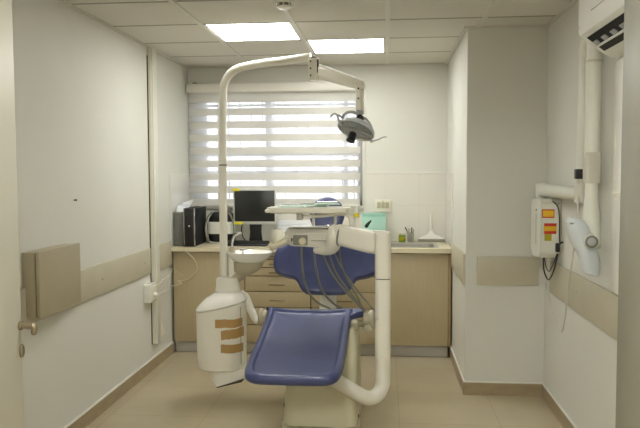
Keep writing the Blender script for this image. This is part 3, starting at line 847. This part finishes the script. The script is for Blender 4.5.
# tray on its bracket
tr = finish('tray', loft(B(), [[(-.455 + p[0] * 1.03, 4.15 + p[1], z) for p in rrect(w, d_, .04)] for z, w, d_ in ((1.274, .44, .21), (1.278, .46, .225), (1.298, .475, .24), (1.306, .475, .24), (1.306, .46, .225), (1.300, .45, .22))]), M['unit'], du)
finish('tray_handle', tube(B(), [(-.66, 4.05, 1.290), (-.68, 4.04, 1.289), (-.694, 4.035, 1.288)], [.012, .012, .012], 14, dome=True), M['unit'], tr)
finish('tray_bracket', tube(B(), [(-.49, 4.10, 1.250), (-.37, 4.10, 1.258), (-.26, 4.10, 1.272), (-.215, 4.10, 1.262), (-.200, 4.105, 1.235), (-.196, 4.12, 1.16)], [.010, .012, .015, .018, .017, .017], 14), M['unit'], du)
finish('bracket_block', box(B(), (-.525, 4.08, 1.232), (-.492, 4.12, 1.273), .004), M['unitgrey'], du)
for x in (-.437, -.305):
    finish('tray_post', tube(B(), [(x, 4.22, 1.175), (x, 4.22, 1.275)], .009, 12, False), M['unit'], du)
    
for x0, x1, y, z, r, lb in ((-.635, -.47, 4.11, 1.307, .05, 'clear sterile instrument packet at the left end of the tray'), (-.52, -.34, 4.18, 1.3075, -.1, 'pale green sterile instrument packet in the middle of the tray'), (-.42, -.27, 4.14, 1.321, .12, 'green sterile instrument packet on top of the others')):
    mt = Matrix.Translation(((x0 + x1) / 2, y, 0)) @ Matrix.Rotation(r, 4, 'Z')
    q = thing('instrument_packet', ((x0 + x1) / 2, y, z), lb, 'sterile packet', 'sterile packets on the tray')
    hw = (x1 - x0) / 2
    bm = B()
    loft(bm, [[mt @ Vector((p[0], p[1], z + h)) for p in rrect(2 * hw - e, .09 - e, .008)] for e, h in ((.0, .0), (.0, .002), (.014, .010), (.04, .013))])
    finish('pouch', bm, M['teal'], q)
    finish('instrument', tube(B(), [mt @ Vector((-hw * .8, .0, z + .0165)), mt @ Vector((hw * .8, .01, z + .0165))], .0035, 8, False), M['chrome'], q)
tg = thing('bottle', (-.160, 4.30, .9), 'small white bottle with a yellow label clipped behind the tray arm', 'bottle')
finish('bottle_body', lathe(B(), [(.014, 0), (.016, .004), (.016, .050), (.012, .060), (.008, .062)], (-.172, 4.16, 1.238), seg=20), M['white'], tg)
finish('bottle_label', lathe(B(), [(.0166, 0), (.0166, .024)], (-.172, 4.16, 1.246), seg=20), M['yellow'], tg)
finish('bottle_cap', lathe(B(), [(.010, 0), (.010, .012), (.007, .014)], (-.172, 4.16, 1.30), seg=16), M['white'], tg)
finish('bottle_clip', tube(B(), [(-.172, 4.16, 1.238), (-.175, 4.15, 1.22), (-.182, 4.135, 1.20)], .005, 8), M['white'], tg)

# ------------------------------------------------------------------ things on the counter, left to right
CT = .9005


def rot(cx, cy, a): return Matrix.Translation((cx, cy, 0)) @ Matrix.Rotation(a, 4, 'Z') @ Matrix.Translation((-cx, -cy, 0))


gb = thing('storage_case', (-1.735, 5.85, CT), 'grey translucent upright case beside the black computer tower', 'case')
finish('case_body', box(B(), (-1.778, 5.70, CT), (-1.695, 6.05, 1.165), .006), M['greycase'], gb)
finish('case_lid', box(B(), (-1.778, 5.695, 1.165), (-1.694, 6.055, 1.188), .006), M['hose'], gb)
pw = thing('paper_stack', (-1.735, 5.85, 1.189), 'crumpled white papers and tags lying on the grey case', 'papers')
for k in range(4):
    mt = Matrix.Translation((-1.738 + .008 * k, 5.79 + .05 * k, 1.205 + .014 * k)) @ Matrix.Rotation(.35 - .2 * k, 4, 'Z') @ Matrix.Rotation(.28 - .16 * k, 4, 'Y') @ Matrix.Rotation(.6, 4, 'X')
    finish('sheet', box(B(), (-.035, -.05, 0), (.035, .05, .002), mtx=mt), M['paper' if k != 1 else 'xhead'], pw, False)
finish('stand_clip', tube(B(), [(-1.70, 5.95, 1.19), (-1.69, 5.95, 1.235), (-1.675, 5.95, 1.20)], .003, 6), M['steel'], pw)

pc = thing('computer_tower', (-1.60, 5.85, CT), 'black computer tower with silver edge strips standing on the counter', 'computer')
mt = Matrix.Translation((.016, 0, 0)) @ rot(-1.64, 5.62, .02)
finish('tower_case', box(B(), (-1.688, 5.655, CT + .004), (-1.592, 6.04, 1.222), .003, mtx=mt), M['pcside'], pc)
finish('front_panel', box(B(), (-1.680, 5.640, CT + .004), (-1.600, 5.6545, 1.220), .003, mtx=mt), M['black'], pc)
for x in (-1.688, -1.600):
    finish('edge_strip', box(B(), (x, 5.638, CT + .002), (x + .008, 5.6545, 1.222), .001, mtx=mt), M['chrome'], pc)
finish('drive_bay', box(B(), (-1.672, 5.637, 1.165), (-1.608, 5.640, 1.185), .001, mtx=mt), M['screen'], pc)
finish('round_badge', lathe(B(), [(.009, 0), (.008, .002)], mt @ Vector((-1.640, 5.6395, 1.075)), (0, -1, 0), 16), M['chrome'], pc)
for x in (-1.675, -1.605):
    finish('foot', box(B(), (x - .01, 5.68, CT), (x + .01, 5.72, CT + .004)), M['black'], pc, False)

# rounded white and black machine
pr = thing('label_printer', (-1.45, 6.05, CT), 'rounded desktop printer with a wide white band and black top, left of the monitor', 'printer')
PXc, PYc = -1.435, 6.03


def pring(z, w, d_=.20, r=.05): return [(PXc + p[0] * 1.1, PYc + p[1], z) for p in rrect(w, d_, r)]


finish('lower_body', loft(B(), [pring(CT + .012, .17), pring(CT + .02, .19), pring(.975, .205), pring(.985, .207)]), M['black'], pr)
finish('white_band', loft(B(), [pring(.985, .212, .205), pring(1.0, .222, .21), pring(1.07, .222, .21), pring(1.09, .212, .205)]), M['xray'], pr)
finish('upper_body', loft(B(), [pring(1.09, .200), pring(1.12, .19), pring(1.16, .15, .18), pring(1.175, .12, .15, .04)]), M['black'], pr)
finish('base_foot', loft(B(), [pring(CT, .15, .16), pring(CT + .012, .19, .2)]), M['hose'], pr)
finish('side_frame', tube(B(), [(PXc - .09, PYc - .102, CT + .012), (PXc - .118, PYc - .105, .96), (PXc - .125, PYc - .105, 1.05), (PXc - .105, PYc - .10, 1.13), (PXc - .07, PYc - .09, 1.175)], .007, 8), M['hose'], pr)
finish('side_frame', tube(B(), [(PXc + .09, PYc - .102, CT + .012), (PXc + .118, PYc - .105, .96), (PXc + .125, PYc - .105, 1.05), (PXc + .105, PYc - .10, 1.13), (PXc + .07, PYc - .09, 1.175)], .007, 8), M['hose'], pr)
finish('front_rail', tube(B(), [(PXc - .09, PYc - .104, CT + .012), (PXc, PYc - .106, CT + .008), (PXc + .09, PYc - .104, CT + .012)], .006, 8), M['bezel'], pr)

# monitor
mo = thing('monitor', (-1.13, 5.98, CT), 'silver-framed flat monitor with a dark screen and yellow tape on its corners', 'monitor')
mx0, mx1, mz0, mz1, my = -1.320, -.944, 1.068, 1.376, 5.95
finish('bezel', box(B(), (mx0, my, mz0), (mx1, my + .045, mz1), .006), M['bezel'], mo)
sc = finish('screen', box(B(), (mx0 + .013, my - .002, mz0 + .026), (mx1 - .010, my + .002, mz1 - .014), .001), M['screen'], mo)
finish('back_cover', box(B(), (mx0 + .06, my + .045, mz0 + .05), (mx1 - .06, my + .07, mz1 - .05), .01), M['bezel'], mo)
for lb, lo, hi in (('yellow tape at the top left corner', (mx0 - .004, my - .004, 1.358), (-1.262, my, 1.382)), ('yellow tape at the bottom left corner', (mx0 + .004, my - .004, 1.066), (-1.235, my, 1.090))):
    finish('tape', box(B(), lo, hi, .001), M['yellow'], mo)['label'] = lb
bm = B()
loft(bm, [[(-1.135 + p[0], 6.02 + p[1], z) for p in rrect(w, .03, .008)] for z, w in ((CT + .01, .125), (.95, .11), (1.00, .10), (1.07, .11), (1.16, .11))])
finish('stand_column', bm, M['black'], mo)
finish('stand_base', loft(B(), [[(-1.135 + p[0], 6.01 + p[1], z) for p in rrect(w, .17, .05)] for z, w in ((CT, .24), (CT + .008, .235), (CT + .012, .20))]), M['black'], mo)
finish('cable', tube(B(), [at(242.5, 223, 5.97), at(241.5, 230, 5.97), at(243, 237, 5.96), at(246, 241, 5.95)], .005, 8), M['black'], mo)
kb = thing('keyboard', (-1.15, 5.76, CT), 'black keyboard lying in front of the monitor', 'keyboard')
mt = rot(-1.16, 5.77, .0)
finish('keyboard_body', loft(B(), [[(-1.165 + p[0], 5.785 + p[1], z + (p[1] + .07) * .12) for p in rrect(w, d_, .015)] for z, w, d_ in ((CT + .001, .36, .145), (CT + .010, .365, .15), (CT + .018, .355, .14))]), M['black'], kb)
bm = B()
for r in range(5):
    for c in range(16):
        x, y = -1.165 - .165 + c * .022, 5.785 - .052 + r * .024
        z = CT + .018 + (y - 5.785 + .07) * .12
        box(bm, (x - .009, y - .010, z), (x + .009, y + .010, z + .006), .002, 1)
finish('keys', bm, M['screen'], kb)

# white box and cream mug behind the delivery unit
wb = thing('carton', (-.93, 6.1, CT), 'small white carton on the counter right of the monitor', 'box')
finish('carton_body', box(B(), (-1.005, 6.07, CT), (-.86, 6.17, .985), .004), M['white'], wb)
finish('carton_print', box(B(), (-.995, 6.068, .935), (-.978, 6.0705, .950), .001), M['black'], wb)
mg = thing('cup', (-.945, 5.97, CT), 'round cream cup standing before the white carton', 'cup')
bm = B()
lathe(bm, [(.038, 0), (.052, .015), (.060, .055), (.058, .10), (.050, .128), (.046, .128), (.052, .10), (.052, .055), (.02, .02)], (-.928, 5.93, CT), seg=28)
finish('cup_body', bm, M['unitgrey'], mg)
fb = thing('tissue_box', (-.86, 6.16, 1.0), 'pale bluish ribbed box on the window side behind the tray', 'box')
finish('box_body', box(B(), (-.975, 6.175, CT), (-.60, 6.225, 1.085), .004), M['paper'], fb)
finish('box_band', box(B(), (-.972, 6.173, 1.035), (-.60, 6.1755, 1.050)), M['xhead'], fb, False)

# mint box, jar, pot of instruments, squeegee
mb = thing('mint_carton', (-.09, 6.08, CT), 'turquoise cardboard glove box standing on the counter below the wall socket', 'box')
finish('carton_body', box(B(), (-.200, 6.05, CT), (.005, 6.16, 1.160), .003), M['mint'], mb)
finish('carton_flap', box(B(), (-.198, 6.048, 1.13), (.003, 6.051, 1.158)), mat('mint_flap', (156, 206, 190), .45), mb)
jr = thing('jar', (.147, 6.12, CT), 'small green jar with a pale lid behind the sink', 'jar')
finish('jar_body', lathe(B(), [(.025, 0), (.029, .006), (.029, .060), (.025, .066)], (.147, 6.15, CT), seg=24), M['green'], jr)
finish('jar_lid', lathe(B(), [(.027, 0), (.028, .004), (.028, .018), (.024, .020)], (.147, 6.15, CT + .066), seg=24), M['socket'], jr)
finish('jar_label', lathe(B(), [(.0296, 0), (.0296, .030)], (.147, 6.15, CT + .018), seg=24), M['olivegreen'], jr)
pt = thing('tumbler', (.225, 6.13, CT), 'small steel tumbler holding instruments behind the sink', 'tumbler')
finish('tumbler_body', lathe(B(), [(.024, 0), (.026, .003), (.031, .085), (.029, .085), (.024, .006), (.002, .005)], (.222, 6.15, CT), seg=24), M['steel'], pt)
for k, (dx, dy, hh, mm, lb) in enumerate(((-.045, .01, .128, 'black', 'black-handled instrument leaning left in the tumbler'), (-.018, -.01, .118, 'steel', 'steel instrument at the back of the tumbler'), (.012, .008, .125, 'black', 'black-handled instrument leaning slightly right in the tumbler'), (.026, -.008, .110, 'hose', 'grey instrument leaning right in the tumbler'))):
    a = Vector((.222 - dx * .2, 6.15 - dy * .3, CT + .012)); e = Vector((.222 + dx, 6.15 + dy, CT + hh))
    tag(finish('dental_instrument', tube(B(), [a, (a + e) / 2, e], [.003, .0035, .0055], 8, dome=True), M[mm]), lb, 'instrument', 'instruments in the tumbler')
sq = thing('squeegee', (.41, 6.2, CT), 'white squeegee with a long handle leaning against the splashback', 'squeegee')
finish('rubber_blade', box(B(), (.290, 6.168, CT + .001), (.522, 6.182, CT + .026), .002), M['hose'], sq)
bm = B()
loft(bm, [[(.402 + sx * w, y + dy, z) for sx, dy in ((-1, -.008), (1, -.008), (1, .008), (-1, .008))] for z, w, y in ((CT + .027, .110, 6.176), (CT + .036, .106, 6.178), (CT + .052, .075, 6.184), (CT + .066, .035, 6.188), (CT + .085, .018, 6.192), (CT + .11, .014, 6.198))])
tube(bm, [(.402, 6.197, CT + .10), (.400, 6.207, CT + .17), (.398, 6.213, CT + .235)], [.012, .0125, .011], 10, dome=True)
finish('squeegee_head', bm, M['white'], sq)

# wall socket above the mint box
ws = thing('wall_socket', (-.02, YB - .01, 1.16), 'white multi-outlet wall socket on the tiles above the mint box', 'wall socket')
finish('plate', box(B(), (-.095, YB - .030, 1.172), (.055, YB - .0105, 1.275), .006), M['socket'], ws)
finish('lower_lip', box(B(), (-.090, YB - .036, 1.166), (.058, YB - .0105, 1.178), .003), M['socket'], ws)
for k in range(3):
    finish('outlet', box(B(), (-.072 + k * .036, YB - .033, 1.197), (-.040 + k * .036, YB - .030, 1.250), .003), M['beige'], ws)
finish('switch', box(B(), (-.026, YB - .034, 1.252), (-.014, YB - .030, 1.264), .001), M['beige'], ws)

# ------------------------------------------------------------------ air conditioner
ac = thing('air_conditioner', (.96, 2.85, 2.0), 'white wall-mounted air conditioner at the top of the right wall', 'air conditioner')
ay0, ay1 = 2.36, 3.255
bm = B()
loft(bm, [[(x, y, z) for x, z in ((XR, 2.36), (.90, 2.36), (.868, 2.34), (.86, 2.30), (.86, 2.135), (.866, 2.118), (.882, 2.108), (.970, 2.040), (1.0, 2.022), (XR, 2.015))] for y in (ay0, ay1)])
bmesh.ops.bevel(bm, geom=[e for e in bm.edges if abs(e.verts[0].co.y - e.verts[1].co.y) < .01], offset=.004, segments=2, affect='EDGES')
finish('housing', bm, M['acwhite'], ac)
SL = lambda t, d: (.882 + .088 * t - .61 * d, 2.108 - .068 * t - .79 * d)     # along and out of the sloping underside


def slot_piece(name, t0, t1, d0, d1, y0, y1, m):
    finish(name, loft(B(), [[(SL(t, d)[0], y, SL(t, d)[1]) for t, d in ((t0, d0), (t1, d0), (t1, d1), (t0, d1))] for y in (y0, y1)]), m, ac, False)


slot_piece('outlet_slot', .06, .93, -.001, .0015, ay0 + .04, ay1 - .04, M['pcside'])
slot_piece('louver', .55, .62, .002, .012, ay0 + .045, ay1 - .045, M['acwhite'])
for k in range(7):
    slot_piece('fin', .34, .52, .0015, .007, ay0 + .10 + k * .115, ay0 + .15 + k * .115, M['lampgrey'])
finish('badge_strip', box(B(), (.857, ay0 + .1, 2.185), (.8605, ay1 - .20, 2.190), .001), M['white'], ac)
finish('screw_cap', lathe(B(), [(.008, 0), (.006, .002)], (.860, 3.235, 2.15), (-1, 0, 0), 12), M['socket'], ac)

# ------------------------------------------------------------------ wall-mounted x-ray unit
xr = thing('xray_unit', (1.0, 4.45, .98), 'white wall-mounted dental x-ray unit with folding arm on the right wall', 'x-ray machine')
by0, by1 = 4.33, 4.62
bm = B()
loft(bm, [[(x, y, z) for y, z in ((by0, 1.02), (by0 + .03, .985), (by1 - .06, .975), (by1, 1.03), (by1, 1.30), (by1 - .03, 1.345), (by0 + .02, 1.345), (by0, 1.325))] for x in (XR, .975, .952, .942)])
for f in list(bm.faces): pass
bmesh.ops.bevel(bm, geom=list(bm.edges), offset=.006, segments=2, affect='EDGES')
cb = finish('control_box', bm, M['xray'], xr)
finish('side_slot', box(B(), (.939, 4.44, 1.06), (.943, 4.475, 1.25), .001), M['unitgrey'], cb)
finish('side_button', lathe(B(), [(.007, 0), (.006, .003)], (.942, 4.455, 1.275), (-1, 0, 0), 10), M['black'], cb)
yf = by0


def sticker(name, x0, x1, z0, z1, m, dy=0.0, lb=None):
    s_ = finish(name, box(B(), (x0, yf - .0015 - dy, z0), (x1, yf + .0005 - dy, z1)), m, cb, False)
    if lb: s_['label'] = lb
    return s_


sticker('warning_sticker', .950, 1.023, 1.233, 1.285, M['red'], 0, 'red-bordered yellow warning sticker')
sticker('sticker_centre', .955, 1.018, 1.240, 1.278, M['orange'], .001)
sticker('stripe_sticker', .963, 1.036, 1.135, 1.200, M['red'], 0, 'red sticker with a yellow centre stripe')
sticker('stripe_centre', .961, 1.036, 1.153, 1.182, M['orange'], .001)
sticker('small_sticker', .966, 1.008, 1.093, 1.135, M['olivegreen'], 0, 'small yellow-green sticker')
# long horizontal arm along the wall, then the folded scissor arm
AX = .998
finish('wall_pivot', lathe(B(), [(.036, 0), (.040, .006), (.040, .09), (.034, .097)], (AX, 4.56, 1.345), seg=24), M['xray'], xr)
finish('horizontal_arm', tube(B(), [(AX, 4.555, 1.398), (AX, 4.2, 1.398), (AX, 3.70, 1.396)], [.040, .038, .034], 18, dome=True), M['xray'], xr)
finish('front_pivot', lathe(B(), [(.036, 0), (.036, .075), (.030, .09)], (AX, 3.665, 1.355), seg=24), M['unitgrey'], xr)
finish('rear_pipe', tube(B(), [(AX, 3.665, 1.44), (AX, 3.66, 1.8), (AX, 3.655, 2.10), (AX, 3.655, 2.16)], [.030, .028, .024, .024], 18, dome=True), M['xray'], xr)
finish('pipe_clip', box(B(), (AX - .045, 3.60, 1.475), (AX + .005, 3.64, 1.525), .004), M['black'], xr)
finish('elbow_joint', tube(B(), [(AX, 3.655, 2.09), (AX, 3.62, 2.155), (AX, 3.55, 2.165), (AX, 3.49, 2.12), (AX, 3.49, 2.045)], [.026, .030, .034, .034, .034], 16), M['xray'], xr)
finish('pipe_ring', lathe(B(), [(.0405, 0), (.0405, .012)], (AX, 3.49, 2.035), seg=24), M['unitgrey'], xr)
finish('front_pipe', tube(B(), [(AX, 3.49, 2.06), (AX, 3.49, 1.8), (AX, 3.49, 1.58)], [.038, .036, .036], 20), M['xray'], xr)
finish('pipe_sleeve', loft(B(), [ring_box((AX, 3.49, z), .070, .078, .014) for z in (1.455, 1.46, 1.600, 1.605)]), M['unitgrey'], xr)
finish('lower_pipe', tube(B(), [(AX, 3.49, 1.47), (AX, 3.49, 1.39), (AX, 3.49, 1.33), (AX, 3.485, 1.25), (AX + .003, 3.475, 1.16)], [.030, .031, .038, .042, .040], 20, dome=True), M['xray'], xr)
# tube head
bm = B()
R = []
HC = [(576, 217.5, .022), (576, 219, .038), (576.5, 224, .053), (578, 231, .057), (581, 240, .058), (585, 249, .057), (588.5, 257, .053), (589.8, 264, .047), (590.5, 270, .042), (590.8, 274, .037), (590.8, 275, .028)]
pts = [at(a, b_, 3.44) for a, b_, r in HC]
for i, (p, h_) in enumerate(zip(pts, HC)):
    R.append([p + Vector((h_[2] * math.cos(t_) * 1.02, h_[2] * math.sin(t_) * .80, -.25 * h_[2] * math.cos(t_))) for t_ in [2 * math.pi * k / 28 for k in range(28)]])
loft(bm, R)
th = finish('tube_head', bm, M['xhead'], xr)
finish('head_hinge', lathe(B(), [(.034, 0), (.036, .008), (.036, .09)], at(592, 242, 3.375), (0, 1, .1), 24), M['xray'], xr)
finish('angle_dial', lathe(B(), [(.027, 0), (.030, .002), (.030, .010)], at(592, 242, 3.367), (0, 1, .1), 24), M['hose'], xr)
finish('dial_cap', lathe(B(), [(.014, 0), (.020, .002), (.020, .006)], at(592, 242, 3.363), (0, 1, .1), 20), M['lampgrey'], xr)
finish('head_slot', box(B(), (-.012, -.003, -.004), (.014, .003, .004), mtx=Matrix.Translation(at(572.5, 223.5, 3.405))), M['hose'], th)
bm = B()
tube(bm, [at(578, 197, 3.62), at(577.5, 215, 3.60), at(573, 255, 3.62), at(568, 290, 3.8), at(565, 318, 3.9), at(562, 331, 4.0), at(559, 327, 4.1), at(553, 312, 4.25), at(549, 295, 4.36), at(547, 275, 4.42), at(546.5, 257, 4.44)], .0042, 8)
finish('cable', bm, M['unitgrey'], xr)
bm = B()
tube(bm, [(1.01, 4.325, 1.335), (1.04, 4.318, 1.30), (1.052, 4.322, 1.22), (1.053, 4.322, 1.12), (1.051, 4.30, 1.08)], .004, 8)
finish('power_cord', bm, M['black'], xr)
bm = B()
box(bm, (1.020, 4.265, 1.03), (1.044, 4.29, 1.085), .006)
tube(bm, [(1.032, 4.278, 1.07), (1.05, 4.278, 1.085), (1.0635, 4.278, 1.09)], .006, 8)
tube(bm, [(1.035, 4.28, 1.02), (1.018, 4.29, .93), (1.005, 4.32, .87), (1.00, 4.38, .85), (.99, 4.44, .90), (.99, 4.46, .985)], .0045, 8)
tube(bm, [(1.03, 4.28, 1.02), (1.012, 4.30, .95), (.998, 4.34, .905), (.992, 4.40, .93), (.99, 4.43, .985)], .003, 8)
finish('black_plug', bm, M['black'], xr)
# white pipe cover below the air conditioner, and a small nail
pcv = thing('pipe_cover', (XR - .02, 3.05, 1.0), 'white pipe cover strip on the right wall below the air conditioner', 'pipe cover')
finish('cover', box(B(), (XR - .040, 3.10, .96), (XR, 3.262, 2.013), .012, 3), M['white'], pcv)
finish('clip', box(B(), (XR - .043, 3.095, 1.40), (XR, 3.267, 1.42), .004), M['socket'], pcv)
nl = lathe(B(), [(.004, 0), (.004, .012), (.008, .014), (.006, .017)], (XL, 3.86, 1.36), (1, 0, 0), 12)
tag(finish('wall_nail', nl, M['dark']), 'small dark nail in the bare left wall above the wall box', 'nail')
